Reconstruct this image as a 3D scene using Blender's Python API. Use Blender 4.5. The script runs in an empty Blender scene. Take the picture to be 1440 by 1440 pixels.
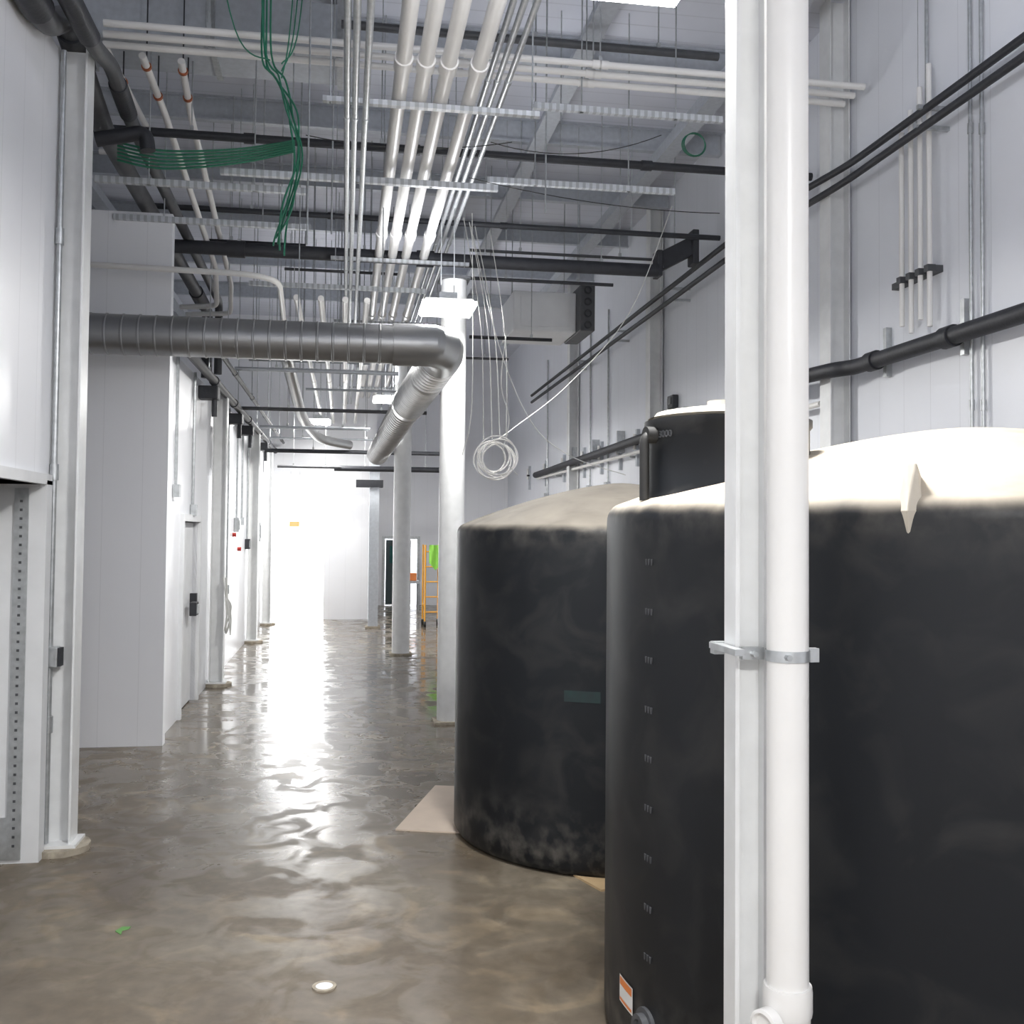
import bpy, bmesh, math, random
from mathutils import Vector, Matrix
random.seed(4)
C = bpy.context.scene.collection
S = 1.16            # final scale of the whole place
H = 1.6; YAW = math.radians(9.27); PITCH = math.radians(1.9); ROLL = math.radians(0.5); SY = -0.0144
ZC = 5.4            # ceiling
# ---------------------------------------------------------------- camera
camd = bpy.data.cameras.new('camera'); cam = bpy.data.objects.new('camera', camd); C.objects.link(cam)
camd.sensor_width = 36; camd.lens = 36; camd.shift_y = SY; camd.clip_end = 200; camd.clip_start = 0.02
RM = Matrix.Rotation(-YAW, 3, 'Z') @ Matrix.Rotation(math.radians(90) + PITCH, 3, 'X') @ Matrix.Rotation(ROLL, 3, 'Z')
cam.matrix_world = Matrix.Translation((0, 0, H)) @ RM.to_4x4()
bpy.context.scene.camera = cam
def ray(px, py): return RM @ Vector(((px-720)/1440, (720+1440*SY-py)/1440, -1))
O = Vector((0, 0, H))
def G(px, py, z=0.0): d = ray(px, py); return O + d*((z-H)/d.z)
def PX(px, py, X): d = ray(px, py); return O + d*(X/d.x)
def PY(px, py, Y): d = ray(px, py); return O + d*(Y/d.y)
def camxy(xc, d): return (xc*math.cos(YAW)+d*math.sin(YAW), d*math.cos(YAW)-xc*math.sin(YAW))
# ---------------------------------------------------------------- materials
def nodes(m): return m.node_tree.nodes, m.node_tree.links
def mat(name, c, rough=.5, metal=0, var=.08, scale=6, bump=0, bscale=40, groove=None, emit=0, c2=None, stain=0):
    m = bpy.data.materials.new(name); m.use_nodes = True; N, L = nodes(m); b = N['Principled BSDF']
    b.inputs['Roughness'].default_value = rough; b.inputs['Metallic'].default_value = metal
    tc = N.new('ShaderNodeTexCoord'); nz = N.new('ShaderNodeTexNoise'); nz.inputs['Scale'].default_value = scale; nz.inputs['Detail'].default_value = 5
    L.new(tc.outputs['Object'], nz.inputs['Vector'])
    r = N.new('ShaderNodeValToRGB'); r.color_ramp.elements[0].position = .3; r.color_ramp.elements[1].position = .7
    d = c2 if c2 else [max(0, v*(1-var)) for v in c]
    r.color_ramp.elements[0].color = (*d, 1); r.color_ramp.elements[1].color = (*c, 1)
    L.new(nz.outputs['Fac'], r.inputs['Fac']); col = r.outputs['Color']
    if groove:
        ax, per, wid, dark = groove
        sp = N.new('ShaderNodeSeparateXYZ'); L.new(tc.outputs['Object'], sp.inputs[0])
        a = N.new('ShaderNodeMath'); a.operation = 'MULTIPLY'; a.inputs[1].default_value = 1/(per*S); L.new(sp.outputs[ax], a.inputs[0])
        f = N.new('ShaderNodeMath'); f.operation = 'FRACT'; L.new(a.outputs[0], f.inputs[0])
        g = N.new('ShaderNodeMath'); g.operation = 'LESS_THAN'; g.inputs[1].default_value = wid; L.new(f.outputs[0], g.inputs[0])
        mx = N.new('ShaderNodeMix'); mx.data_type = 'RGBA'; mx.inputs['B'].default_value = (*[v*dark for v in c], 1)
        L.new(g.outputs[0], mx.inputs['Factor']); L.new(col, mx.inputs['A']); col = mx.outputs['Result']
    L.new(col, b.inputs['Base Color'])
    if bump:
        n2 = N.new('ShaderNodeTexNoise'); n2.inputs['Scale'].default_value = bscale; L.new(tc.outputs['Object'], n2.inputs['Vector'])
        bp = N.new('ShaderNodeBump'); bp.inputs['Strength'].default_value = bump; bp.inputs['Distance'].default_value = .01
        L.new(n2.outputs['Fac'], bp.inputs['Height']); L.new(bp.outputs[0], b.inputs['Normal'])
    if emit:
        b.inputs['Emission Color'].default_value = (*c, 1); b.inputs['Emission Strength'].default_value = emit
    return m
M = {}
M['panelX'] = mat('white_panel_along', (.86,.87,.90), .3, groove=('Y', .28, .015, .8), var=.04, scale=1.5)
M['panelXb'] = mat('blue_white_panel', (.80,.82,.87), .4, groove=('Y', .30, .015, .8), var=.04, scale=1.5)
M['panelY'] = mat('white_panel_across', (.88,.89,.92), .3, groove=('X', .28, .015, .88), var=.03, scale=1.5)
M['white'] = mat('white_paint', (.80,.81,.82), .38, var=.08, scale=4)
M['whitedirty'] = mat('white_painted_steel', (.80,.81,.81), .35, var=.10, scale=9)
M['deck'] = mat('ceiling_deck', (.72,.74,.81), .5, groove=('Y', .20, .08, .82), var=.1, scale=1)
M['pvc'] = mat('white_pvc', (.82,.81,.79), .3, var=.05, scale=5)
M['galv'] = mat('galvanised_steel', (.56,.58,.59), .36, .7, var=.25, scale=25)
M['duct'] = mat('spiral_duct_steel', (.36,.365,.37), .34, .75, var=.12, scale=3)
M['flex'] = mat('flexible_duct_steel', (.60,.60,.60), .30, .8, var=.2, scale=8)
M['blackpipe'] = mat('black_insulation', (.028,.030,.037), .55, var=.3, scale=12, bump=.2)
M['darkgrey'] = mat('dark_grey_insulation', (.08,.083,.09), .5, var=.3, scale=12)
M['bluegrey'] = mat('grey_steel_strut', (.54,.57,.61), .45, .3, var=.15, scale=20)
M['strut'] = mat('pale_strut', (.66,.69,.72), .45, .2, var=.15, scale=30, groove=('X', .05, .45, .65))
M['green'] = mat('green_cable', (.015,.16,.09), .5)
M['cable'] = mat('white_cable', (.66,.66,.63), .5)
M['blackcable'] = mat('black_cable', (.02,.02,.02), .5)
M['cream'] = mat('cream_dusty_plastic', (.56,.51,.43), .7, var=.2, scale=10)
M['dust'] = mat('dusty_grey_plastic', (.36,.33,.28), .75, var=.35, scale=9)
M['board'] = mat('cardboard_sheet', (.60,.50,.41), .75, var=.12, scale=5)
M['tan'] = mat('tan_board', (.50,.36,.20), .75)
M['grout'] = mat('grout', (.44,.39,.31), .9, var=.4, scale=20, bump=.6, bscale=25)
M['orange'] = mat('orange_label', (.80,.24,.06), .5); M['paper'] = mat('white_label', (.8,.8,.78), .5)
M['signface'] = mat('pale_orange_sign', (.9,.5,.2), .5)
M['yellow'] = mat('yellow_paint', (.80,.38,.03), .45); M['lime'] = mat('lime_cloth', (.25,.58,.07), .7); M['scrap'] = mat('green_scrap', (.12,.30,.08), .7)
M['door'] = mat('white_door', (.74,.75,.76), .4); M['doordark'] = mat('dark_door', (.05,.075,.08), .2)
M['rubber'] = mat('black_rubber', (.02,.02,.02), .6)
M['red'] = mat('red_valve', (.5,.03,.02), .4); M['copper'] = mat('copper_clamp', (.45,.14,.06), .4, .6)
M['light'] = mat('led_diffuser', (1,.99,.96), .5, emit=30, var=0)
M['out'] = mat('outdoor_concrete', (.6,.6,.58), .9)
M['teal'] = mat('teal_scuff', (.006,.032,.031), .5, c2=(.008,.014,.016), scale=9)
M['glass'] = mat('teal_glass', (.02,.09,.085), .15)
def floor_mat():
    m = bpy.data.materials.new('wet_concrete'); m.use_nodes = True; N, L = nodes(m); b = N['Principled BSDF']
    tc = N.new('ShaderNodeTexCoord')
    def noise(scale, det=6, dist=0, vec=None):
        n = N.new('ShaderNodeTexNoise'); n.inputs['Scale'].default_value = scale; n.inputs['Detail'].default_value = det; n.inputs['Distortion'].default_value = dist
        L.new(vec or tc.outputs['Object'], n.inputs['Vector']); return n.outputs['Fac']
    def ramp(src, stops):
        r = N.new('ShaderNodeValToRGB'); e = r.color_ramp.elements
        e[0].position, e[0].color = stops[0][0], (*stops[0][1], 1); e[1].position, e[1].color = stops[-1][0], (*stops[-1][1], 1)
        for p, c in stops[1:-1]:
            k = e.new(p); k.color = (*c, 1)
        L.new(src, r.inputs['Fac']); return r.outputs['Color']
    def mul(a, c, f=1):
        mu = N.new('ShaderNodeMix'); mu.data_type = 'RGBA'; mu.blend_type = 'MULTIPLY'; mu.inputs['Factor'].default_value = f
        L.new(a, mu.inputs['A']); L.new(c, mu.inputs['B']); return mu.outputs['Result']
    base = ramp(noise(.8, 9, .7), [(.3, (.115,.092,.066)), (.5, (.15,.124,.092)), (.72, (.21,.182,.14))])
    fine = ramp(noise(14, 8), [(.3, (.8,.8,.8)), (.7, (1.08,1.08,1.08))])
    blot = ramp(noise(3.0, 12, 1.0), [(.35, (.85,.83,.8)), (.55, (1,1,1)), (.68, (1.45,1.4,1.3))])
    L.new(mul(mul(base, fine), blot), b.inputs['Base Color'])
    sp = N.new('ShaderNodeSeparateXYZ'); L.new(tc.outputs['Object'], sp.inputs[0])
    mp = N.new('ShaderNodeMapping'); mp.inputs['Scale'].default_value = (1.8, 1.8, 1); mp.inputs['Rotation'].default_value = (0, 0, .9); L.new(tc.outputs['Object'], mp.inputs['Vector'])
    wet = noise(2.2, 10, .8, mp.outputs[0])
    rr = ramp(wet, [(.42, (.08,)*3), (.50, (.17,)*3), (.57, (.34,)*3)])
    mr = N.new('ShaderNodeMapRange'); mr.inputs['From Min'].default_value = (4.2-10.5)*S; mr.inputs['From Max'].default_value = (8.5-10.5)*S
    mr.inputs['To Min'].default_value = .24; mr.inputs['To Max'].default_value = 0; L.new(sp.outputs['Y'], mr.inputs['Value'])
    ad = N.new('ShaderNodeMath'); ad.operation = 'ADD'; L.new(rr, ad.inputs[0]); L.new(mr.outputs[0], ad.inputs[1]); L.new(ad.outputs[0], b.inputs['Roughness'])
    bp = N.new('ShaderNodeBump'); bp.inputs['Strength'].default_value = .10; bp.inputs['Distance'].default_value = .006
    L.new(noise(13, 6, .5), bp.inputs['Height']); L.new(bp.outputs[0], b.inputs['Normal'])
    b.inputs['Specular IOR Level'].default_value = .5
    return m
M['floor'] = floor_mat()
def tank_mat(name, zr, strength, dustc, side=.03):
    """black polyethylene; dust settled on everything that faces up"""
    m = bpy.data.materials.new(name); m.use_nodes = True; N, L = nodes(m); b = N['Principled BSDF']
    tc = N.new('ShaderNodeTexCoord'); ge = N.new('ShaderNodeNewGeometry')
    def math_(op, a, c=None, k=None):
        n = N.new('ShaderNodeMath'); n.operation = op; n.use_clamp = False
        L.new(a, n.inputs[0])
        if c is not None: L.new(c, n.inputs[1])
        if k is not None: n.inputs[1].default_value = k
        return n.outputs[0]
    def noise(scale, det=8, dist=0):
        n = N.new('ShaderNodeTexNoise'); n.inputs['Scale'].default_value = scale; n.inputs['Detail'].default_value = det; n.inputs['Distortion'].default_value = dist
        L.new(tc.outputs['Object'], n.inputs['Vector']); return n.outputs['Fac']
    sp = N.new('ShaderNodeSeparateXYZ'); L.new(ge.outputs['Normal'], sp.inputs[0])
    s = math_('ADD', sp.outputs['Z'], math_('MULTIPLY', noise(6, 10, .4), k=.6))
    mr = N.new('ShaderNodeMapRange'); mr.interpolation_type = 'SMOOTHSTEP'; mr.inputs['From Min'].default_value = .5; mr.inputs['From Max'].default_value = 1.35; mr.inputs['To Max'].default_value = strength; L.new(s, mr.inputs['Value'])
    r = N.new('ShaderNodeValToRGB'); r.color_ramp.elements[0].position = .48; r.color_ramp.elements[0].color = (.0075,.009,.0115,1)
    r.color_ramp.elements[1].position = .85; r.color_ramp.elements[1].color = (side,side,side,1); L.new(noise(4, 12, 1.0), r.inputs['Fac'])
    so = N.new('ShaderNodeSeparateXYZ'); L.new(tc.outputs['Object'], so.inputs[0])
    m2 = N.new('ShaderNodeMapRange'); m2.inputs['From Min'].default_value = .4; m2.inputs['From Max'].default_value = 0; m2.inputs['To Max'].default_value = .45; L.new(so.outputs['Z'], m2.inputs['Value'])
    m3 = N.new('ShaderNodeMapRange'); m3.inputs['From Min'].default_value = (zr-.10)*S; m3.inputs['From Max'].default_value = zr*S; m3.inputs['To Max'].default_value = .2; L.new(so.outputs['Z'], m3.inputs['Value'])
    r3 = N.new('ShaderNodeValToRGB'); r3.color_ramp.elements[0].position = .45; r3.color_ramp.elements[1].position = .75; L.new(noise(12), r3.inputs['Fac'])
    mm = math_('MULTIPLY', math_('ADD', m2.outputs[0], m3.outputs[0]), r3.outputs['Color'])
    x1 = N.new('ShaderNodeMix'); x1.data_type = 'RGBA'; L.new(mm, x1.inputs['Factor']); L.new(r.outputs['Color'], x1.inputs['A']); x1.inputs['B'].default_value = (.25,.23,.2,1)
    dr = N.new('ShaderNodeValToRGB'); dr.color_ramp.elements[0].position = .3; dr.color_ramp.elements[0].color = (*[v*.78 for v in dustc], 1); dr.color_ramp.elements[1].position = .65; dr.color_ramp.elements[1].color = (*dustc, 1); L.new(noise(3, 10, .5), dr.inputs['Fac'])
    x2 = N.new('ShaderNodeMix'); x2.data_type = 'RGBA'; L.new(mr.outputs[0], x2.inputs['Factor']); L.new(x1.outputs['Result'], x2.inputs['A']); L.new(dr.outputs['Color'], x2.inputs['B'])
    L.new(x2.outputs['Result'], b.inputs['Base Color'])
    ro = N.new('ShaderNodeMapRange'); ro.inputs['To Min'].default_value = .45; ro.inputs['To Max'].default_value = .85; L.new(mr.outputs[0], ro.inputs['Value']); L.new(ro.outputs[0], b.inputs['Roughness'])
    b.inputs['Specular IOR Level'].default_value = .3
    return m
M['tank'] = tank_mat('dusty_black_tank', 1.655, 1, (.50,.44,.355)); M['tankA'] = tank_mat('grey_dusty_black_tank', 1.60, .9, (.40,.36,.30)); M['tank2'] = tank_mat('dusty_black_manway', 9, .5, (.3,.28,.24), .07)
# ---------------------------------------------------------------- mesh builder
def fillet(pts, rad, n=5):
    pts = [Vector(p) for p in pts]; out = [pts[0]]
    for i in range(1, len(pts)-1):
        a, b, c = pts[i-1], pts[i], pts[i+1]; u = (a-b); v = (c-b)
        r = min(rad, u.length*.49, v.length*.49); p0 = b+u.normalized()*r; p1 = b+v.normalized()*r
        for k in range(n+1):
            t = k/n; out.append(p0*(1-t)**2 + b*2*t*(1-t) + p1*t*t)
    out.append(pts[-1]); return out
def sag(a, b, s, n=14):
    a = Vector(a); b = Vector(b); return [a.lerp(b, t/n) - Vector((0, 0, s*4*(t/n)*(1-t/n))) for t in range(n+1)]
class MB:
    def __init__(s): s.bm = bmesh.new()
    def bb(s, x0, x1, y0, y1, z0, z1):
        v = [s.bm.verts.new((x, y, z)) for x in (x0, x1) for y in (y0, y1) for z in (z0, z1)]
        for f in ((0,1,3,2),(4,6,7,5),(0,4,5,1),(2,3,7,6),(0,2,6,4),(1,5,7,3)): s.bm.faces.new([v[i] for i in f])
        return s
    def obox(s, c, size, mtx=None):
        mtx = mtx or Matrix.Identity(3); c = Vector(c)
        v = [s.bm.verts.new(c + mtx @ Vector((x*size[0]/2, y*size[1]/2, z*size[2]/2))) for x in (-1,1) for y in (-1,1) for z in (-1,1)]
        for f in ((0,1,3,2),(4,6,7,5),(0,4,5,1),(2,3,7,6),(0,2,6,4),(1,5,7,3)): s.bm.faces.new([v[i] for i in f])
        return s
    def prism(s, poly, z0, z1):
        a = [s.bm.verts.new((p[0], p[1], z0)) for p in poly]; b = [s.bm.verts.new((p[0], p[1], z1)) for p in poly]; n = len(poly)
        s.bm.faces.new(a[::-1]); s.bm.faces.new(b)
        for i in range(n): s.bm.faces.new((a[i], a[(i+1)%n], b[(i+1)%n], b[i]))
        return s
    def tube(s, pts, r, n=10, closed=False):
        pts = [Vector(p) for p in pts]; m = len(pts); rings = []
        rs = r if isinstance(r, (list, tuple)) else [r]*m
        t0 = (pts[1]-pts[0]).normalized(); up = Vector((0,0,1)) if abs(t0.z) < .9 else Vector((1,0,0))
        u = t0.cross(up).normalized()
        for i in range(m):
            a = pts[(i-1) % m] if (i > 0 or closed) else None; b = pts[(i+1) % m] if (i < m-1 or closed) else None
            ta = (pts[i]-a).normalized() if a is not None else None; tb = (b-pts[i]).normalized() if b is not None else None
            t = tb if ta is None else ta if tb is None else (ta+tb).normalized()
            u = (u - t*u.dot(t)).normalized(); w = t.cross(u)
            rings.append([s.bm.verts.new(pts[i] + (u*math.cos(2*math.pi*k/n) + w*math.sin(2*math.pi*k/n))*rs[i]) for k in range(n)])
        for i in range(m-1 if not closed else m):
            A, B = rings[i], rings[(i+1) % m]
            for k in range(n): s.bm.faces.new((A[k], A[(k+1)%n], B[(k+1)%n], B[k]))
        if not closed: s.bm.faces.new(rings[0][::-1]); s.bm.faces.new(rings[-1])
        return s
    def lathe(s, prof, c, n=64, mtx=None):
        c = Vector(c); mtx = mtx or Matrix.Identity(3); rings = []
        for r, z in prof:
            if r < 1e-5: rings.append([s.bm.verts.new(c + mtx @ Vector((0,0,z)))])
            else: rings.append([s.bm.verts.new(c + mtx @ Vector((r*math.cos(2*math.pi*k/n), r*math.sin(2*math.pi*k/n), z))) for k in range(n)])
        for A, B in zip(rings, rings[1:]):
            if len(A) == 1 and len(B) == 1: continue
            for k in range(n):
                if len(A) == 1: s.bm.faces.new((A[0], B[(k+1)%n], B[k]))
                elif len(B) == 1: s.bm.faces.new((A[k], A[(k+1)%n], B[0]))
                else: s.bm.faces.new((A[k], A[(k+1)%n], B[(k+1)%n], B[k]))
        return s
    def poly(s, vs, fs):
        v = [s.bm.verts.new(p) for p in vs]
        for f in fs: s.bm.faces.new([v[i] for i in f])
        return s
    def build(s, name, m, root=None, smooth=True, bevel=0):
        bmesh.ops.recalc_face_normals(s.bm, faces=s.bm.faces)
        me = bpy.data.meshes.new(name)
        off = Vector((0,0,0))
        if root is None:
            xs = [v.co for v in s.bm.verts]
            off = Vector(((min(v.x for v in xs)+max(v.x for v in xs))/2, (min(v.y for v in xs)+max(v.y for v in xs))/2, min(v.z for v in xs)))
        else:
            p = root
            while p is not None: off = off + p.location; p = p.parent
        for v in s.bm.verts: v.co -= off
        s.bm.to_mesh(me); s.bm.free(); me.materials.append(M[m])
        if smooth: me.shade_smooth(); me.set_sharp_from_angle(angle=.7)
        o = bpy.data.objects.new(name, me); C.objects.link(o)
        if root is None: o.location = off
        else: o.parent = root
        if bevel:
            bv = o.modifiers.new('bevel', 'BEVEL'); bv.width = bevel; bv.segments = 2; bv.limit_method = 'ANGLE'
        return o
def tag(o, label, cat, group=None):
    o['label'] = label; o['category'] = cat
    if group: o['group'] = group
    return o
def thing(name, label, cat, loc, group=None):
    o = bpy.data.objects.new(name, None); C.objects.link(o); o.location = loc; o.empty_display_size = .1
    return tag(o, label, cat, group)
def struct(name, mb, m, **k):
    o = mb.build(name, m, smooth=False, **k); o['kind'] = 'structure'; return o
ORD = ['first','second','third','fourth','fifth','sixth','seventh','eighth','ninth','tenth','eleventh','twelfth']
# ---------------------------------------------------------------- setting
struct('floor', MB().bb(-6.2, 3.65, -3, 24, -.12, 0), 'floor')
struct('ceiling', MB().bb(-6.2, 3.65, -3, 24, ZC, ZC+.1), 'deck')
struct('wall_right', MB().bb(3.5, 3.65, -3, 24, 0, ZC), 'panelXb')
struct('wall_back', MB().bb(-6.2, 3.65, -3.1, -3, 0, ZC), 'panelY')
struct('wall_left_outer', MB().bb(-6.2, -6.1, -3, 24, 0, ZC), 'panelX')
XL = -1.45
pj = PX(52, 1000, XL); Yd1 = pj.y; zd = PX(50, 680, XL).z
Yd0 = Yd1-1.1; YP1 = 5.42
w = MB(); w.bb(XL-.2, XL, -3, Yd0, 0, 4.0); w.bb(XL-.2, XL, Yd0, Yd1, zd, 4.0); w.bb(XL-.2, XL, Yd1, YP1, 0, 4.0)
struct('wall_left_near', w, 'panelX')
struct('wall_left_return', MB().bb(-3.9, XL-.2, YP1-.12, YP1, 0, 4.0), 'panelY')
struct('wall_alcove_side', MB().bb(-4.0, -3.9, YP1-.12, 8.0, 0, 4.0), 'panelX')
YA = 7.9; XF = -1.36
struct('wall_alcove', MB().bb(-3.9, -1.3, YA, YA+.1, 0, 3.95), 'panelY')
d1 = PX(252, 900, XF).y; d2 = PX(275, 900, XF).y; dz = PX(262, 733, XF).z
w = MB(); w.bb(XF-.1, XF, YA+.1, d1, 0, 3.0); w.bb(XF-.1, XF, d1, d2, dz, 3.0); w.bb(XF-.1, XF, d2, 18.6, 0, 3.0)
struct('wall_left_far', w, 'panelX')
struct('ceiling_left_room', MB().bb(-6.1, XF-.1, YA+.1, 18.6, 2.9, 3.0), 'white')
struct('wall_near_room', MB().bb(-3.5, -3.4, -3, YP1-.12, 0, 4.0), 'panelX')
YF = 18.6; xo0 = XF; xo1 = PY(455, 800, YF).x; zo = PY(420, 668, YF).z; xo2 = PY(527, 800, YF).x
w = MB(); w.bb(-6.1, xo0-.12, YF, YF+.15, 0, ZC); w.bb(xo0-.12, xo1, YF, YF+.15, zo, ZC); w.bb(xo1, xo2, YF, YF+.15, 0, ZC)
struct('wall_far', w, 'panelY')
struct('wall_far_side', MB().bb(xo2-.15, xo2, YF+.15, 22.0, 0, ZC), 'panelX')
YB = 22.0; bx0 = PY(541, 800, YB).x; bx1 = PY(586, 800, YB).x; bz = PY(560, 758, YB).z
w = MB(); w.bb(xo2, bx0, YB, YB+.12, 0, ZC); w.bb(bx0, bx1, YB, YB+.12, bz, ZC); w.bb(bx1, 3.5, YB, YB+.12, 0, ZC)
struct('wall_far_back', w, 'panelY')
struct('ground', MB().bb(-8, 6, 24, 60, -.12, -.02), 'out')
w = MB(); w.bb(XL-.2, XL+.03, Yd1-.03, Yd1+.06, 0, zd+.02); w.bb(XL-.2, XL+.03, Yd0-.06, Yd1+.06, zd, zd+.05); w.bb(XL-.2, XL+.03, Yd0-.12, Yd0, 0, zd+.02)
struct('trim_1', w, 'door')
o = struct('door_1', MB().bb(XL-.27, XL-.21, Yd0-.05, Yd1+.02, 0.01, zd+.05), 'door')
ys = Yd1-.035; xs0, xs1 = PY(16, 900, ys).x, PY(36, 900, ys).x
strip = MB().bb(xs0, xs1, ys-.006, ys+.004, 0.02, zd-.02).build('slotted_strip', 'galv', o, smooth=False)
dots = MB(); xm = (xs0+xs1)/2
for k in range(40): dots.bb(xm-.006, xm+.006, ys-.009, ys-.006, .08+k*.042, .092+k*.042)
dots.build('strip_hole', 'darkgrey', o, smooth=False)
xk0, xk1 = PY(-14, 1180, ys).x, PY(9, 1180, ys).x
MB().bb(xk0, xk1, ys-.006, ys+.004, .02, PY(5, 1150, ys).z).build('kick_plate', 'galv', o, smooth=False)
w = MB(); w.bb(XF-.1, XF+.03, d1-.06, d1, 0, dz+.06); w.bb(XF-.1, XF+.03, d2, d2+.06, 0, dz+.06); w.bb(XF-.1, XF+.03, d1, d2, dz, dz+.06)
struct('trim_2', w, 'white')
o = struct('door_2', MB().bb(XF-.08, XF-.04, d1+.01, d2-.01, .01, dz-.01), 'door')
MB().bb(XF-.04, XF+.02, d2-.14, d2-.08, .85, 1.0).build('door_handle', 'blackpipe', o)
o = struct('door_3', MB().bb(bx0+.02, bx0+.55, YB-.02, YB+.04, .02, bz-.02), 'doordark')
MB().bb(bx0+.1, bx0+.45, YB-.03, YB-.02, .9, bz-.15).build('window_pane', 'glass', o)
w = MB(); w.bb(bx0-.06, bx0, YB-.04, YB, 0, bz+.06); w.bb(bx1, bx1+.06, YB-.04, YB, 0, bz+.06); w.bb(bx0, bx1, YB-.04, YB, bz, bz+.06)
struct('trim_3', w, 'galv')
struct('wall_behind_doorway', MB().bb(bx0-.5, bx1+.8, 23.6, 23.7, 0, 3), 'panelY')
# ---------------------------------------------------------------- ceiling steel
for i, Y in enumerate([2.2, 3.6, 5.0, 6.1, 7.6, 9.2, 10.8, 12.4, 14.2, 16.2]):
    m = MB().bb(-5.9, 3.48, Y-.035, Y+.035, 5.18, 5.2); m.bb(-5.9, 3.48, Y-.006, Y+.006, 5.2, ZC-.02); m.bb(-5.9, 3.48, Y-.035, Y+.035, ZC-.02, ZC)
    tag(m.build('ceiling_purlin', 'bluegrey', smooth=False), 'grey-white steel purlin across the ceiling, %s one from the camera' % ORD[i], 'beam', 'purlins under the ceiling deck')
for X, l in ((1.64, 'grey steel rafter running lengthwise above the round columns'), (2.84, 'grey steel rafter running lengthwise beside the blue-white right wall'), (-2.6, 'grey steel rafter running lengthwise above the left rooms')):
    m = MB().bb(X-.07, X+.07, -2.9, 18.5, 5.0, 5.03); m.bb(X-.01, X+.01, -2.9, 18.5, 5.03, 5.18)
    tag(m.build('ceiling_rafter', 'bluegrey', smooth=False), l, 'beam', 'lengthwise rafters')
# ---------------------------------------------------------------- posts and columns
def hpost(X, Y, w, d, z1, label, facing='Y', name='steel_post', foot=True):
    t = thing(name, label, 'post', (X, Y, 0), 'white steel posts')
    m = MB()
    if facing == 'Y': m.bb(X-w, X-w+.01, Y-d, Y+d, 0, z1); m.bb(X+w-.01, X+w, Y-d, Y+d, 0, z1); m.bb(X-w+.01, X+w-.01, Y-.005, Y+.005, 0, z1)
    m.build('shaft', 'whitedirty', t, smooth=False)
    if foot:
        MB().bb(X-w-.03, X+w+.03, Y-d-.03, Y+d+.03, 0.03, .045).build('base_plate', 'whitedirty', t, smooth=False)
        p = [(X+(w+.06)*math.cos(a)*(1.1+.15*random.random()), Y+(d+.06)*math.sin(a)*(1.1+.15*random.random())) for a in [math.pi*2*k/14+.2 for k in range(14)]]
        MB().prism(p, 0, .03).build('grout_pad', 'grout', t, smooth=False)
    return t
p1 = hpost(-1.385, YP1+.02, .075, .07, 4.02, 'tall white post at the corner of the near left wall, conduit on its left', name='wall_post')
Ys = [10.85, 14.9, 17.6]
for Y, l in zip(Ys, ['white post just past the left door, with wires bunched at its foot', 'white wall post halfway down the left wall', 'white wall post nearest the bright opening']):
    hpost(-1.27, Y, .07, .07, 3.0, l, name='wall_post')
for Y, l in zip([6.75, 11.05, 15.2], ['white post on the right wall between the front post and vertical conduits', 'white post on the right wall above the rear black tank', 'farthest white post on the right wall']):
    hpost(3.41, Y, .075, .08, ZC, l, name='wall_post', foot=False)
hpost(.906, 2.225, .0385, .034, ZC, 'white steel post in the foreground in front of the black tanks', name='front_post')
def rcol(px, py, r, z1, label):
    g = G(px, py); t = thing('round_column', label, 'column', (g.x, g.y, 0), 'round white columns')
    MB().lathe([(0,0),(r,0),(r,z1),(0,z1)], (g.x, g.y, 0), 32).build('shaft', 'whitedirty', t)
    MB().bb(g.x-r-.03, g.x+r+.03, g.y-r-.03, g.y+r+.03, 0, .02).build('base_plate', 'grout', t, smooth=False)
    MB().bb(g.x-r-.02, g.x+r+.02, g.y-r-.02, g.y+r+.02, z1-.001, z1+.02).build('cap_plate', 'darkgrey', t, smooth=False)
    return g
c1 = rcol(632, 1015, .108, 3.72, 'round white column beside the rear black tank')
c2 = rcol(563, 920, .112, 3.76, 'round white column farther down the corridor, past the duct end')
g = PY(525, 800, 17.0)
t = thing('square_column', 'grey square column standing before the far white partition', 'column', (g.x, 17.0, 0))
MB().bb(g.x-.08, g.x+.08, 16.92, 17.08, 0, 2.9).build('shaft', 'bluegrey', t, smooth=False)
MB().bb(g.x-.3, g.x+.14, 16.9, 17.1, 2.3, 2.42).build('bracket', 'blackpipe', t, smooth=False)
MB().bb(g.x-.12, g.x+.12, 16.88, 17.12, 0, .03).build('base_plate', 'grout', t, smooth=False)
# ---------------------------------------------------------------- front PVC stack and its clamp
PXc, PYc, pr = .959, 2.12, .0450
t = thing('pvc_drain_pipe', 'thick white PVC pipe strapped to the foreground post', 'pipe', (PXc, PYc, 0))
MB().tube([(PXc, PYc, .02), (PXc, PYc, ZC)], pr, 32).build('pipe', 'pvc', t)
MB().lathe([(pr,0),(.051,0),(.0525,.008),(.0525,.05),(.051,.062),(pr,.062)], (PXc, PYc, .565), 32).build('tee_collar', 'pvc', t)
MB().lathe([(pr,0),(.048,0),(.048,.30),(pr,.3)], (PXc, PYc, .265), 32).build('tee_body', 'pvc', t)
dv = Vector((-.90, -.43, 0)).normalized(); mt = dv.to_track_quat('Z', 'Y').to_matrix()
MB().lathe([(.028,0),(.028,.05),(.036,.053),(.036,.078),(.029,.08),(.026,.07),(0,.07)], Vector((PXc, PYc, .555)), 28, mt).build('branch_socket', 'pvc', t)
t = thing('strut_clamp', 'galvanised strut and pipe clamp holding the white pipe to the front post', 'clamp', (.93, 2.15, PY(1050, 920, 2.18).z))
zc = PY(1050, 918, 2.17).z
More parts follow.
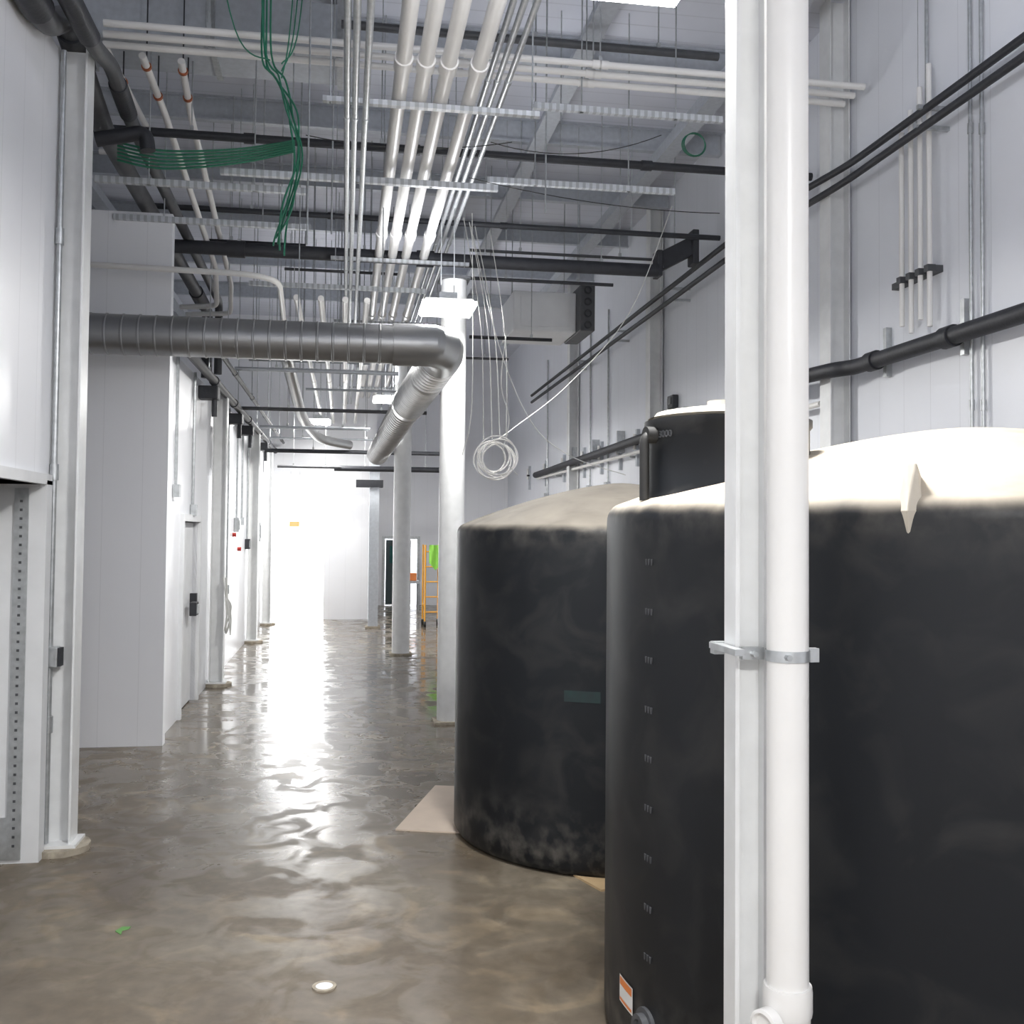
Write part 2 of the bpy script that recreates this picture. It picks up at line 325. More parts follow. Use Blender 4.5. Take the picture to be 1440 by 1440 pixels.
MB().bb(.845, 1.045, 2.262, 2.29, zc-.014, zc+.014).build('strut_channel', 'galv', t, smooth=False)
MB().bb(.842, .864, 2.13, 2.29, zc-.002, zc+.012).build('side_bracket', 'galv', t, smooth=False)
MB().bb(.875, .925, 2.168, 2.189, zc-.015, zc+.012).build('front_bracket', 'galv', t, smooth=False)
MB().lathe([(pr+.0005,-.012),(pr+.003,-.012),(pr+.003,.012),(pr+.0005,.012),(pr+.0005,-.012)], (PXc, PYc, zc), 32).build('pipe_band', 'galv', t)
MB().bb(PXc+pr-.004, PXc+pr+.024, PYc-.010, PYc+.010, zc-.015, zc+.015).build('clamp_ear', 'galv', t, smooth=False)
for q in ((.90, 2.16, zc-.002), (PXc-.02, PYc-pr-.004, zc)):
    MB().lathe([(0,-.008),(.007,-.008),(.007,.008),(0,.008)], q, 6, Matrix.Rotation(math.pi/2, 3, 'X')).build('bolt', 'galv', t)
# ---------------------------------------------------------------- tanks
def bent(verts, c, R, phi0, z0):
    out = []
    for x, y, h in verts:
        a = phi0 + x/R; out.append(Vector((c[0]+(R+h)*math.cos(a), c[1]+(R+h)*math.sin(a), z0+y)))
    return out
def text_mesh(txt, size, c, R, phi, z, root, m, name='lettering', depth=.004):
    cu = bpy.data.curves.new('t', 'FONT'); cu.body = txt; cu.size = size; cu.extrude = depth; cu.align_x = 'CENTER'
    o = bpy.data.objects.new('t', cu); C.objects.link(o); bpy.context.view_layer.update()
    me = bpy.data.meshes.new_from_object(o.evaluated_get(bpy.context.evaluated_depsgraph_get()))
    bpy.data.objects.remove(o); bpy.data.curves.remove(cu)
    vs = bent([tuple(v.co) for v in me.vertices], c, R, phi, z)
    for v, p in zip(me.vertices, vs): v.co = p - root.location
    me.materials.clear(); me.materials.append(M[m]); me.name = name
    ob = bpy.data.objects.new(name, me); C.objects.link(ob); ob.parent = root; return ob
def hit(px, c, R, py=900):
    d = ray(px, py); d = Vector((d.x, d.y)).normalized(); cc = Vector(c[:2]); b = d.dot(cc); q = b*b-cc.length_squared+R*R
    p = d*(b-math.sqrt(max(q, 0))); return math.atan2(p.y-cc.y, p.x-cc.x)
def dome_z(r, R, zr, Hd): return zr+.045+(Hd-.045)*(1-(r/(R-.05))**1.5)
def tank(c, R, zr, Hd, label, m, lugs, lm):
    t = thing('storage_tank', label, 'tank', (c[0], c[1], 0), 'black plastic storage tanks')
    prof = [(0,0),(R-.05,0),(R-.02,.01),(R,.04)]
    prof += [(R, (zr-.02)*k/12) for k in range(1, 13)]
    for k in range(1, 8):
        a = math.pi/2*k/8*.95; prof.append((R-.05+.05*math.cos(a), zr-.02+.06*math.sin(a)))
    for k in range(1, 17):
        r = (R-.055)*(1-k/16); prof.append((r, dome_z(r, R, zr, Hd)))
    MB().lathe(prof, (c[0], c[1], 0), 128).build('shell', m, t)
    for phi in lugs:
        u = Vector((math.cos(phi), math.sin(phi), 0)); v = Vector((-math.sin(phi), math.cos(phi), 0)); cc = Vector((c[0], c[1], 0)); z = Vector((0,0,1))
        def P(r, w, zz): return cc+u*r+v*w+z*zz
        vs = [P(R-.20, 0, dome_z(R-.20, R, zr, Hd)-.005), P(R-.02, -.030, zr-.0), P(R-.02, .030, zr-.0), P(R+.018, 0, zr+.0), P(R-.045, -.012, zr+.115), P(R-.045, .012, zr+.115), P(R+.003, 0, zr-.055)]
        fs = [(0,4,1),(0,2,5),(0,5,4),(4,5,3),(1,4,3),(2,3,5),(1,3,6),(2,6,3)]
        MB().poly(vs, fs).build('lifting_lug', lm, t, smooth=False, bevel=.004)
    return t
cx, cy = camxy(1.51, 3.39); Cc = (cx, cy)
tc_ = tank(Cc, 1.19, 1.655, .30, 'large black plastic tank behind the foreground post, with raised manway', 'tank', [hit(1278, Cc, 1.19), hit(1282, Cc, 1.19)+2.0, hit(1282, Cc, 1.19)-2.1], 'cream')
ax_, ay_ = camxy(.60, 5.63); Ac = (ax_, ay_)
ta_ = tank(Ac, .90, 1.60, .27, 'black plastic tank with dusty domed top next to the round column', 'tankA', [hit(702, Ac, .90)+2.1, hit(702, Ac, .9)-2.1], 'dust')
nx, ny = camxy(.672, 3.2); nr = .250; z0 = 1.66; z1 = 1.945
MB().lathe([(nr+.06, z0-.02),(nr+.02, z0+.03),(nr, z0+.07),(nr, z1-.03),(nr+.008, z1-.02),(nr+.008, z1),(nr-.03, z1+.004)], (nx, ny, 0), 64).build('manway_neck', 'tank2', tc_)
lid = MB().lathe([(nr-.022, z1-.002),(nr-.018, z1+.012),(nr-.03, z1+.028),(nr-.09, z1+.038),(0, z1+.046)], (nx, ny, 0), 64).build('manway_lid', 'cream', tc_)
MB().lathe([(0,z1+.03),(.05,z1+.03),(.05,z1+.06),(0,z1+.065)], (nx-.03, ny-.05, 0), 24).build('vent_cap', 'cream', lid)
th = MB()
for k in range(2): th.lathe([(nr-.004, z1+.004+.006*k),(nr-.02, z1+.006+.006*k),(nr-.024, z1+.002+.006*k)], (nx, ny, 0), 48)
th.build('lid_thread', 'dust', lid)
phiN = hit(925, (nx, ny), nr, 600)
text_mesh('3000', .030, (nx, ny), nr, phiN+.16, z1-.058, tc_, 'darkgrey')
phik = hit(921, (nx, ny), nr, 620)
uk = Vector((math.cos(phik), math.sin(phik), 0)); K = Vector((nx, ny, 0))+uk*(nr+.02)
kz = PY(921, 612, K.y).z
MB().tube(fillet([K-uk*.04+Vector((0,0,kz)), K+uk*.015+Vector((0,0,kz)), K+uk*.015+Vector((0,0,kz-.2))], .03), .015, 12).build('siphon_elbow', 'rubber', tc_)
MB().lathe([(0,-.02),(.026,-.02),(.026,.012),(0,.012)], K+Vector((0,0,kz)), 20, uk.to_track_quat('Z','Y').to_matrix()).build('elbow_knob', 'rubber', tc_)
phm = hit(913, Cc, 1.19)
for y in (790, 860, 928, 998, 1067, 1137, 1207, 1277, 1347):
    p = phm; dpt = Vector((Cc[0]+1.19*math.cos(p), Cc[1]+1.19*math.sin(p))); z = PY(913, y, dpt.y).z
    m = MB()
    for k in (-1, 0, 1):
        vs = bent([(k*.016-.005, .008, -.001), (k*.016+.005, .008, -.001), (k*.016+.001, -.010, -.001), (k*.016-.003, -.010, -.001), (k*.016-.005, .008, .003), (k*.016+.005, .008, .003), (k*.016+.001, -.010, .003), (k*.016-.003, -.010, .003)], Cc, 1.19, p, z)
        m.poly(vs, [(0,1,2,3),(4,7,6,5),(0,4,5,1),(1,5,6,2),(2,6,7,3),(3,7,4,0)])
    m.build('volume_mark', 'darkgrey', tc_, smooth=False)
def sticker(px0, px1, py0, py1, c, R, m, root, name, n=5, h=.0025):
    a0, a1 = hit(px0, c, R), hit(px1, c, R); am = (a0+a1)/2; y = c[1]+R*math.sin(am); zt, zb = PY((px0+px1)/2, py0, y).z, PY((px0+px1)/2, py1, y).z
    mb = MB(); vs = []; fs = []
    for i in range(n+1):
        a = a0+(a1-a0)*i/n
        for z in (zt, zb): vs.append((c[0]+(R+h)*math.cos(a), c[1]+(R+h)*math.sin(a), z))
    for i in range(n): fs.append((2*i, 2*i+1, 2*i+3, 2*i+2))
    return mb.poly(vs, fs).build(name, m, root)
lb = sticker(875, 893, 1379, 1417, Cc, 1.19, 'paper', tc_, 'warning_label')
sticker(876, 892, 1381, 1392, Cc, 1.19, 'orange', lb, 'label_heading', h=.004)
sticker(876, 892, 1410, 1414, Cc, 1.19, 'orange', lb, 'label_footer', h=.004)
sticker(794, 845, 972, 988, Ac, .90, 'teal', ta_, 'teal_stripe')
po = hit(912, Cc, 1.19); uo = Vector((math.cos(po), math.sin(po), 0)); pz = PY(908, 1440, Cc[1]+1.19*math.sin(po)).z
MB().lathe([(0,-.02),(.055,-.02),(.055,.01),(.04,.01),(.04,.03),(.027,.03),(.022,.02),(0,.02)], Vector((Cc[0], Cc[1], pz-.01))+uo*1.19, 24, uo.to_track_quat('Z','Y').to_matrix()).build('outlet_fitting', 'darkgrey', tc_)
# ---------------------------------------------------------------- floor items
def onfloor(name, pix, h, m, label, cat, z=0):
    return tag(MB().prism([G(x, y)[:2] for x, y in pix], z, z+h).build(name, m, smooth=False), label, cat)
onfloor('cardboard_sheet', [(556,1168),(612,1106),(665,1108),(690,1172),(640,1172)], .008, 'board', 'pale cardboard sheet lying on the floor under the edge of the tank', 'cardboard')
onfloor('board_scrap', [(806,1232),(850,1228),(880,1250),(845,1254)], .01, 'tan', 'small tan board scrap on the floor between the two tanks', 'board')
onfloor('tape_scrap', [(162,1310),(172,1304),(184,1304),(181,1307),(172,1309),(170,1315)], .003, 'scrap', 'tiny green tape scrap on the wet floor at lower left', 'scrap')
g = G(456, 1388); t = thing('floor_cleanout', 'small round pale cleanout cap set in the concrete floor', 'drain cover', (g.x, g.y, 0))
MB().lathe([(0,0),(.03,0),(.03,.004),(0,.004)], (g.x, g.y, 0), 24).build('cap', 'paper', t); MB().lathe([(.03,0),(.042,0),(.042,.005),(.03,.005)], (g.x, g.y, 0), 24).build('rim', 'grout', t)
# ---------------------------------------------------------------- pipes
def hangers(t, pts, top=ZC, m='galv', r=.005, pr=.03):
    for p in pts:
        p = Vector(p); MB().tube([p+Vector((0,0,pr)), (p.x, p.y, top)], r, 6).build('hanger_rod', m, t)
        MB().bb(p.x-.012, p.x+.012, p.y-.012, p.y+.012, p.z+pr-.004, p.z+pr+.03).build('clamp', 'galv', t, smooth=False)
def cross(name, label, cat, pa, pb, z, r, m, group=None, xa=None, xb=None, nh=3, coup=(), strut=False, Y=None):
    if Y is None: Y = G((pa[0]+pb[0])/2, (pa[1]+pb[1])/2, z).y
    a = PY(pa[0], pa[1], Y).x if xa is None else xa; b = PY(pb[0], pb[1], Y).x if xb is None else xb
    b = min(b, 3.49)
    t = thing(name, label, cat, ((a+b)/2, Y, z-r), group)
    if strut:
        mb = MB().bb(a, b, Y-.02, Y+.02, z-.02, z-.016); mb.bb(a, b, Y-.02, Y-.017, z-.016, z+.02); mb.bb(a, b, Y+.017, Y+.02, z-.016, z+.02)
        mb.build('channel', m, t, smooth=False)
    else: MB().tube([(a, Y, z), (b, Y, z)], r, 14).build('pipe', m, t)
    for f in coup:
        x = a+(b-a)*f; MB().tube([(x-r*1.3, Y, z), (x+r*1.3, Y, z)], r*1.25, 14).build('coupling', m, t)
    hangers(t, [(a+(b-a)*(k+.5)/nh, Y, z) for k in range(nh)], pr=(r if not strut else -.016))
    return t
def along(name, label, cat, X, z, Y0, Y1, r, m, group=None, coup=None, hang=0, cm=None):
    t = thing(name, label, cat, (X, (Y0+Y1)/2, z-r), group)
    MB().tube([(X, Y0, z), (X, Y1, z)], r, 14).build('pipe', m, t)
    if coup:
        y = Y0+coup
        while y < Y1: MB().tube([(X, y-r*1.4, z), (X, y+r*1.4, z)], r*1.22, 14).build('coupling', cm or m, t); y += coup
    if hang: hangers(t, [(X, Y0+(Y1-Y0)*(k+.5)/hang, z) for k in range(hang)], pr=r)
    return t
zp = 4.0
for i, (px, l) in enumerate([(578, 'leftmost of the thick white pipes overhead'), (614, 'second from left of the thick white pipes overhead'), (651, 'third from left of the thick white pipes overhead'), (700, 'rightmost of the thick white pipes overhead')]):
    X = G(px, 2, zp).x; along('overhead_pipe', l, 'pipe', X, zp, -1, 18.5, .04, 'pvc', 'thick white lengthwise pipes', coup=3.1)
for i, (px, l) in enumerate([(489, 'thin steel conduit overhead, leftmost, left of the thick white pipes'), (503, 'thin steel conduit overhead, second from left'), (522, 'thin steel conduit overhead, just left of the thick white pipes'), (722, 'thin steel conduit overhead, just right of the thick white pipes'), (738, 'thin steel conduit overhead, second right of the thick white pipes'), (756, 'thin steel conduit overhead, rightmost of the bundle')]):
    X = G(px, 2, 4.12 if i > 2 else 3.85).x; along('overhead_conduit', l, 'conduit', X, 4.12 if i > 2 else 3.85, -1, 18.4, .017, 'galv', 'thin lengthwise conduits', coup=3.3)
for i, (X, l) in enumerate([(-.42, 'leftmost of the pale conduits starting beyond the cross duct'), (-.22, 'second from left of the pale conduits starting beyond the cross duct'), (-.02, 'third from left of the pale conduits starting beyond the cross duct'), (.16, 'rightmost of the pale conduits starting beyond the cross duct')]):
    along('far_conduit', l, 'conduit', X, 3.52, 8.6, 18.5, .026, 'pvc', 'pale conduits beyond the duct', coup=2.4, hang=3)
for i, Y in enumerate([2.6, 5.6, 8.9, 11.6, 14.3, 17.0]):
    t = thing('trapeze_hanger', '%s strut trapeze from the camera carrying the thick white pipes' % ORD[i], 'pipe hanger', (.5, Y, 3.9), 'trapezes under the thick pipes')
    m = MB().bb(-.15, 1.05, Y-.02, Y+.02, 3.93, 3.935); m.bb(-.15, 1.05, Y-.02, Y-.016, 3.935, 3.958); m.bb(-.15, 1.05, Y+.016, Y+.02, 3.935, 3.958); m.build('channel', 'strut', t, smooth=False)
    for x in (-.11, 1.01): MB().tube([(x, Y, 3.92), (x, Y, ZC)], .005, 6).build('hanger_rod', 'galv', t)
for i, (o_, l) in enumerate([(-.14, 'nearest of the three white pipes crossing high overhead'), (0, 'middle of the three white pipes crossing high overhead'), (.14, 'farthest of the three white pipes crossing high overhead')]):
    cross('cross_pipe', l, 'pipe', (145,66), (1440,180), 4.6, .022, 'pvc', 'white pipes crossing overhead', Y=6.45+o_, xb=3.4, coup=(.45, .62, .63), nh=4)
def zpath(name, label, cat, pts, r, m, group=None, hang=0, rad=.1):
    P3 = [G(*p) for p in pts]; f = fillet(P3, rad)
    t = thing(name, label, cat, P3[0]-Vector((0,0,r)), group); MB().tube(f, r, 12).build('pipe', m, t)
    if hang:
        for k in range(hang):
            p = P3[0].lerp(P3[1], (k+.35)/hang)
            MB().tube([p, (p.x, p.y, ZC)], .005, 6).build('hanger_rod', 'blackpipe', t)
            MB().lathe([(r,-.01),(r+.008,-.01),(r+.008,.01),(r,.01)], p, 12, (P3[1]-P3[0]).to_track_quat('Z','Y').to_matrix()).build('pipe_ring', 'copper', t)
    return t
zpath('branch_pipe', 'white pipe above the left wall ending in a bend near black fittings', 'pipe', [(148,66,4.6),(212,190,4.6),(212,215,4.45),(140,213,4.45)], .022, 'pvc', 'white pipes along the left', 1)
# two long slanting runs that dip to U-bends just above the duct (they come down from 4.6 to 3.6)
zpath('branch_pipe', 'long white pipe slanting past the black insulated pair at left', 'pipe', [(200,78,4.6),(232,160,4.5),(303,376,3.95),(305,430,3.7),(254,432,3.7)], .024, 'pvc', 'white pipes along the left', 2, .06)
zpath('branch_pipe', 'long white pipe at left, the one nearest the green cables', 'pipe', [(255,86,4.6),(268,160,4.5),(325,400,3.95),(324,441,3.75),(262,442,3.75)], .024, 'pvc', 'white pipes along the left', 2, .06)
zpath('bent_pipe', 'slim white pipe crossing above the grey duct then bending away', 'pipe', [(128,372,3.5),(392,388,3.46),(412,560,3.46)], .022, 'pvc', None, 0, .35)
B = 'black pipes crossing overhead'
cross('black_pipe', 'long black pipe crossing highest, level with the green cables', 'pipe', (130,182), (1015,238), 4.3, .03, 'blackpipe', B, xb=3.45, coup=(.2,.42,.75), nh=4)
cross('black_pipe', 'black pipe crossing second highest above the nearer column', 'pipe', (210,293), (1012,331), 4.3, .024, 'blackpipe', B, coup=(.3,.6), nh=3)
bp = cross('black_pipe', 'thick black pipe crossing just above the nearer round column', 'pipe', (245,350), (925,377), 4.0, .058, 'blackpipe', B, coup=(.12,.5), nh=4)
cross('black_pipe', 'short black pipe crossing behind the column top on the right', 'pipe', (660,390), (862,402), 3.9, .016, 'blackpipe', B, nh=2)
cross('black_pipe', 'short black pipe crossing low right of the column', 'pipe', (660,472), (776,480), 3.6, .018, 'blackpipe', B, nh=2)
cross('black_pipe', 'dark grey pipe crossing at the very top beside the light glow', 'pipe', (480,38), (1010,76), 4.9, .028, 'darkgrey', B, nh=3)
F = 'far crossing pipes and struts'
far = [((290,340),(430,346),4.1,.024,'blackpipe'),((330,518),(560,526),3.2,.02,'bluegrey'),((340,575),(600,580),3.0,.022,'darkgrey'),((365,600),(520,604),2.9,.02,'bluegrey'),((372,632),(640,640),2.75,.03,'blackpipe'),((470,656),(640,664),2.6,.045,'blackpipe'),((390,655),(480,658),2.6,.022,'darkgrey'),((400,378),(560,386),4.1,.014,'darkgrey'),((660,352),(940,366),4.15,.014,'darkgrey'),((340,480),(420,482),3.7,.02,'darkgrey'),((430,548),(620,552),3.2,.014,'bluegrey'),((350,505),(520,512),3.6,.016,'bluegrey'),((380,615),(560,620),3.0,.016,'bluegrey'),((580,500),(715,506),3.5,.014,'darkgrey')]
fl = ['dark pipe tucked under the thick black pipe at left','grey conduit crossing just below the grey duct','dark pipe crossing level with the second ceiling light','thin grey pipe crossing under the second ceiling light','dark pipe crossing above the far bright opening','thickest dark pipe crossing at the far end over the partition','short dark pipe over the left edge of the opening','thin dark conduit between the white pipes and thick black pipe','thin dark conduit over the column reaching toward the right wall','short dark pipe behind the duct at left','thin grey pipe crossing behind the duct elbow','thin grey pipe hidden close behind the duct','thin grey pipe crossing by the farthest light','thin dark pipe crossing behind the round column toward the right wall']
for (pa, pb, z, r, mm_), l in zip(far, fl): cross('far_pipe', l, 'pipe', pa, pb, z, r, mm_, F, nh=2)
U = 'strut channels overhead'
for pa, pb, z, l in [((310,238),(700,268),3.9,'long perforated strut crossing under the thick white pipes'),((133,249),(430,272),3.9,'pale strut at upper left near the green cables'),((160,303),(437,322),3.9,'pale strut at left below the green cables'),((350,396),(600,412),3.85,'pale strut just above the grey duct'),((685,250),(948,273),4.1,'pale strut right of the thick pipes under the rafter'),((750,152),(1015,166),4.4,'pale strut high beside the foreground post'),((1300,164),(1402,178),4.2,'pale strut near the right wall, right of the foreground post'),((380,520),(545,524),3.3,'far pale strut behind the duct'),((400,462),(560,470),3.6,'pale strut seen above the duct between thin conduits')]:
    cross('strut_channel', l, 'strut', pa, pb, z, .02, 'strut', U, strut=True, nh=2)
def lpath(name, label, pts, r, m, coup=()):
    t = thing(name, label, 'pipe', Vector(pts[0])-Vector((0,0,r)), 'insulated pipes on the left wall top')
    MB().tube(fillet(pts, .12), r, 16).build('pipe', m, t)
    for q in coup:
        q0, q1 = Vector(q[0]), Vector(q[1]); MB().tube([q0, q1], r*1.22, 16).build('insulation_sleeve', 'blackpipe', t)
    return t
lpath('insulated_pipe', 'thick dark insulated pipe along the near left wall top', [(-1.375, -1, 3.90), (-1.375, 4.9, 3.90), (-1.385, 5.25, 4.11), (-1.46, 5.95, 4.11), (-1.50, 6.6, 4.05), (-1.56, 11.9, 4.05), (-1.56, 11.9, 3.3)], .06, 'darkgrey',
      [((-1.375,3.9,3.90),(-1.375,4.75,3.90)), ((-1.40,5.38,4.11),(-1.445,5.8,4.11)), ((-1.55,10.9,4.05),(-1.56,11.5,4.05))])
lpath('insulated_pipe', 'second dark insulated pipe, right of the thicker one at left', [(-1.24, -1, 3.95), (-1.24, 5.2, 3.95), (-1.27, 5.7, 4.08), (-1.33, 6.5, 4.1), (-1.40, 11.6, 4.1), (-1.40, 11.6, 3.3)], .042, 'darkgrey',
      [((-1.24,4.5,3.95),(-1.24,5.1,3.95)), ((-1.29,5.95,4.088),(-1.322,6.4,4.098))])
g0, g1, g2 = PY(135,196,6.4), PY(205,186,6.4), PY(208,212,6.4)
lpath('black_elbow_pipe', 'short black insulated elbow beside the top of the left post', [g0, g1, g2], .045, 'blackpipe')
along('wall_pipe', 'dark pipe on top of the far left wall', 'pipe', -1.22, 2.98, 8.2, 18.4, .04, 'blackpipe', coup=1.7, hang=4)
along('wall_pipe', 'thinner dark pipe beside the one on the far left wall top', 'pipe', -1.08, 3.12, 8.4, 18.4, .022, 'darkgrey', coup=1.9, hang=4)
for i, Y in enumerate([9.9, 12.2, 13.6, 16.2]):
    p = (-1.2, Y, 2.8); t = thing('valve_cluster', '%s black valve cluster below the far left wall pipe' % ORD[i], 'valve', p, 'valves along the far left wall')
    MB().obox((-1.27, Y, 2.87), (.18, .18, .12)).build('valve_body', 'blackpipe', t, smooth=False, bevel=.01); MB().tube([(-1.22, Y, 2.81), (-1.22, Y, 2.65)], .026, 12).build('stub', 'blackpipe', t)
# ---------------------------------------------------------------- spiral duct
Yd = 7.5; za = PY(300, 475, Yd).z
xa = -2.6; xe = PY(625, 488, Yd).x
t = thing('spiral_duct', 'large grey spiral air duct crossing the corridor and turning down its length', 'duct', (-1, Yd, za-.14))
def ribbed(pts, r, amp, per):
    P = [Vector(p) for p in pts]; out = []; rs = []
    for a, b in zip(P, P[1:]):
        L_ = (b-a).length; n = max(1, int(L_/per)); ax = (b-a).normalized()*min(per*.12, .006)
        for k in range(n):
            c = a.lerp(b, (k+.5)/n)
            out += [c-ax*1.5, c-ax*.7, c+ax*.7, c+ax*1.5]; rs += [r, r+amp, r+amp, r]
    return [P[0]]+out+[P[-1]], [r]+rs+[r]
def prong(t, name, m, segs, r, amp, per, n=32):
    a, b = ribbed(segs, r, amp, per); o = MB().tube(a, b, n).build(name, m, t); o.data.set_sharp_from_angle(angle=.25); return o
prong(t, 'cross_run', 'duct', [(xa, Yd, za), (xe-.2, Yd, za)], .141, .005, .11)
el = [Vector((xe-.22, Yd, za)), Vector((xe-.08, Yd, za)), Vector((xe, Yd+.07, za-.01)), Vector((xe+.01, Yd+.2, za-.025)), Vector((xe-.0, Yd+.32, za-.045))]
rr_ = []; pp = []
for i, (a, b) in enumerate(zip(el, el[1:])): pp += [a.lerp(b, .04), a.lerp(b, .96)]; rr_ += [.153, .153]
o = MB().tube(pp, rr_, 32).build('segmented_elbow', 'duct', t); o.data.set_sharp_from_angle(angle=.3)
MB().tube([(xe-.38, Yd, za), (xe-.2, Yd, za)], .155, 32).build('joint_band', 'duct', t)
prong(t, 'flexible_section', 'flex', [Vector((xe, Yd+.28, za-.04)), Vector((xe-.05, 8.3, za-.10)), Vector((xe-.12, 9.6, za-.16))], .140, .016, .075)
MB().tube([(xe-.12, 9.6, za-.16), (xe-.125, 9.75, za-.165)], .160, 32).build('joint_band', 'flex', t)
prong(t, 'lengthwise_run', 'flex', [(xe-.125, 9.7, za-.165), (xe-.26, 14.8, za-.28)], .141, .010, .14, 28)
for x in (-.35, .25): MB().tube([(x, Yd, za+.14), (x, Yd, ZC)], .005, 6).build('hanger_rod', 'galv', t)
MB().tube([(xe-.19, 12, za-.1), (xe-.19, 12, ZC)], .005, 6).build('hanger_rod', 'galv', t)
t = thing('curved_duct', 'smaller grey duct curving right at the far end of the corridor', 'duct', PY(415, 560, 13))
P_ = [PY(402, 500, 11), PY(425, 590, 13.5), PY(450, 618, 14.8), PY(492, 626, 15.2)]; MB().tube(fillet(P_, .6), .065, 20).build('pipe', 'duct', t)
p = P_[1]; MB().tube([p, (p.x, p.y, ZC)], .006, 6).build('hanger_rod', 'galv', t)
a = PY(110, 60, 6.95); b = PY(478, 75, 6.95)
t = thing('box_duct', 'grey rectangular duct box against the ceiling at upper left', 'duct', ((a.x+b.x)/2, 7.2, 4.85))
MB().bb(a.x, b.x, 6.95, 7.42, a.z+.05, 5.17).build('body', 'bluegrey', t, smooth=False, bevel=.01)
for f in (0, .5, 1): x = a.x+(b.x-a.x)*f; MB().bb(x-.02, x+.02, 6.93, 7.44, a.z+.03, ZC).build('flange', 'galv', t, smooth=False)
# ---------------------------------------------------------------- air handler, fan panel, manifold
a = PY(722, 408, 10.8); b = PY(810, 468, 10.8)
t = thing('air_handler', 'pale box air handler hanging near the right wall', 'air conditioner', ((a.x+b.x)/2, 11.1, b.z))
MB().bb(a.x, b.x, 10.8, 11.6, b.z, a.z).build('housing', 'white', t, smooth=False, bevel=.015)
MB().bb(a.x+.08, b.x-.08, 10.785, 10.8, b.z+.05, a.z-.05).build('access_panel', 'white', t, smooth=False)
for x in (a.x+.05, b.x-.05): MB().tube([(x, 11.2, a.z), (x, 11.2, ZC)], .006, 6).build('hanger_rod', 'galv', t)
a2 = PY(816, 400, 10.6); b2 = PY(836, 466, 10.6)
t = thing('fan_panel', 'dark finned coil panel at the right end of the air handler', 'fan', ((a2.x+b2.x)/2, 10.6, b2.z))
MB().bb(a2.x, b2.x, 10.58, 11.4, b2.z, a2.z).build('housing', 'darkgrey', t, smooth=False, bevel=.01)
MB().tube([((a2.x+b2.x)/2, 11, a2.z), ((a2.x+b2.x)/2, 11, ZC)], .006, 6).build('hanger_rod', 'galv', t)
for k in range(4):
    z = b2.z+(a2.z-b2.z)*(k+.5)/4; MB().lathe([(.03,-.01),(.04,-.01),(.04,.01),(.03,.01),(.03,-.01)], ((a2.x+b2.x)/2, 10.57, z), 20, Matrix.Rotation(math.pi/2, 3, 'X')).build('fan_ring', 'blackpipe', t)
a = PY(922, 372, 9.05); b = PY(975, 345, 9.05)
t = thing('pipe_manifold', 'black bolted manifold at the right end of the thick black pipe', 'manifold', (a.x, 9.05, a.z-.1))
mz = (a.z+b.z)/2
MB().obox(((a.x+b.x)/2, 9.05, mz), (b.x-a.x, .12, .16), Matrix.Rotation(-.5, 3, 'Y')).build('body', 'blackpipe', t, smooth=False, bevel=.01)
MB().obox((b.x, 9.05, b.z-.03), (.06, .16, .32)).build('flange', 'blackpipe', t, smooth=False, bevel=.008)
MB().obox((a.x+.02, 9.05, a.z-.0), (.05, .16, .24)).build('flange', 'blackpipe', t, smooth=False, bevel=.008)
MB().tube([((a.x+b.x)/2, 9.05, mz), ((a.x+b.x)/2, 9.05, ZC)], .006, 6).build('hanger_rod', 'galv', t)
# ---------------------------------------------------------------- right wall services
za_ = PX(1290, 488, 3.38).z
t = thing('wall_main_pipe', 'thick black pipe running along the right wall above the tanks', 'pipe', (3.38, 8, za_-.06))
y1 = PX(1190, 510, 3.38).y
MB().tube(fillet([(3.38, 0, za_), (3.38, y1-.1, za_), (3.3, y1+.02, za_), (3.25, y1+.3, za_), (3.25, y1+.7, za_), (3.36, y1+1.0, za_), (3.36, 18, za_-.12)], .08), .052, 18).build('pipe', 'blackpipe', t)
for px in (1335, 1228):
    y = PX(px, 480, 3.38).y
    MB().bb(3.46, 3.5, y-.02, y+.02, za_-.1, za_+.22).build('wall_bracket', 'galv', t, smooth=False)
    MB().tube([(3.38, y-.05, za_), (3.38, y+.05, za_)], .064, 18).build('coupling', 'blackpipe', t)
for k in range(7):
    y = 7.4+k*1.3; MB().bb(3.40, 3.5, y-.02, y+.02, za_-.12, za_+.16).build('wall_bracket', 'galv', t, smooth=False)
zu = PX(1290, 175, 3.35).z
for i, (dz_, r, l) in enumerate([(.10, .024, 'upper of two slim black pipes high on the right wall'), (-.02, .024, 'lower of two slim black pipes high on the right wall')]):
    t = thing('wall_slim_pipe', l, 'pipe', (3.38, 8, zu+dz_), 'slim black pipes on the right wall')
    y2 = PX(1200, 240, 3.35).y
    MB().tube(fillet([(3.4-.03*i, 0, zu+dz_), (3.4-.03*i, 3.6, zu+dz_), (3.33-.03*i, y2, zu+dz_-.06), (3.28, y2+1.2, zu+dz_-.02*i), (3.28, 18, zu+dz_-.12)], .2), r, 12).build('pipe', 'blackpipe', t)
    for k in range(6): y = 3.2+k*2.3; MB().bb(3.3, 3.5, y-.012, y+.012, zu+dz_-.045, zu+dz_-.02).build('wall_bracket', 'galv', t, smooth=False)
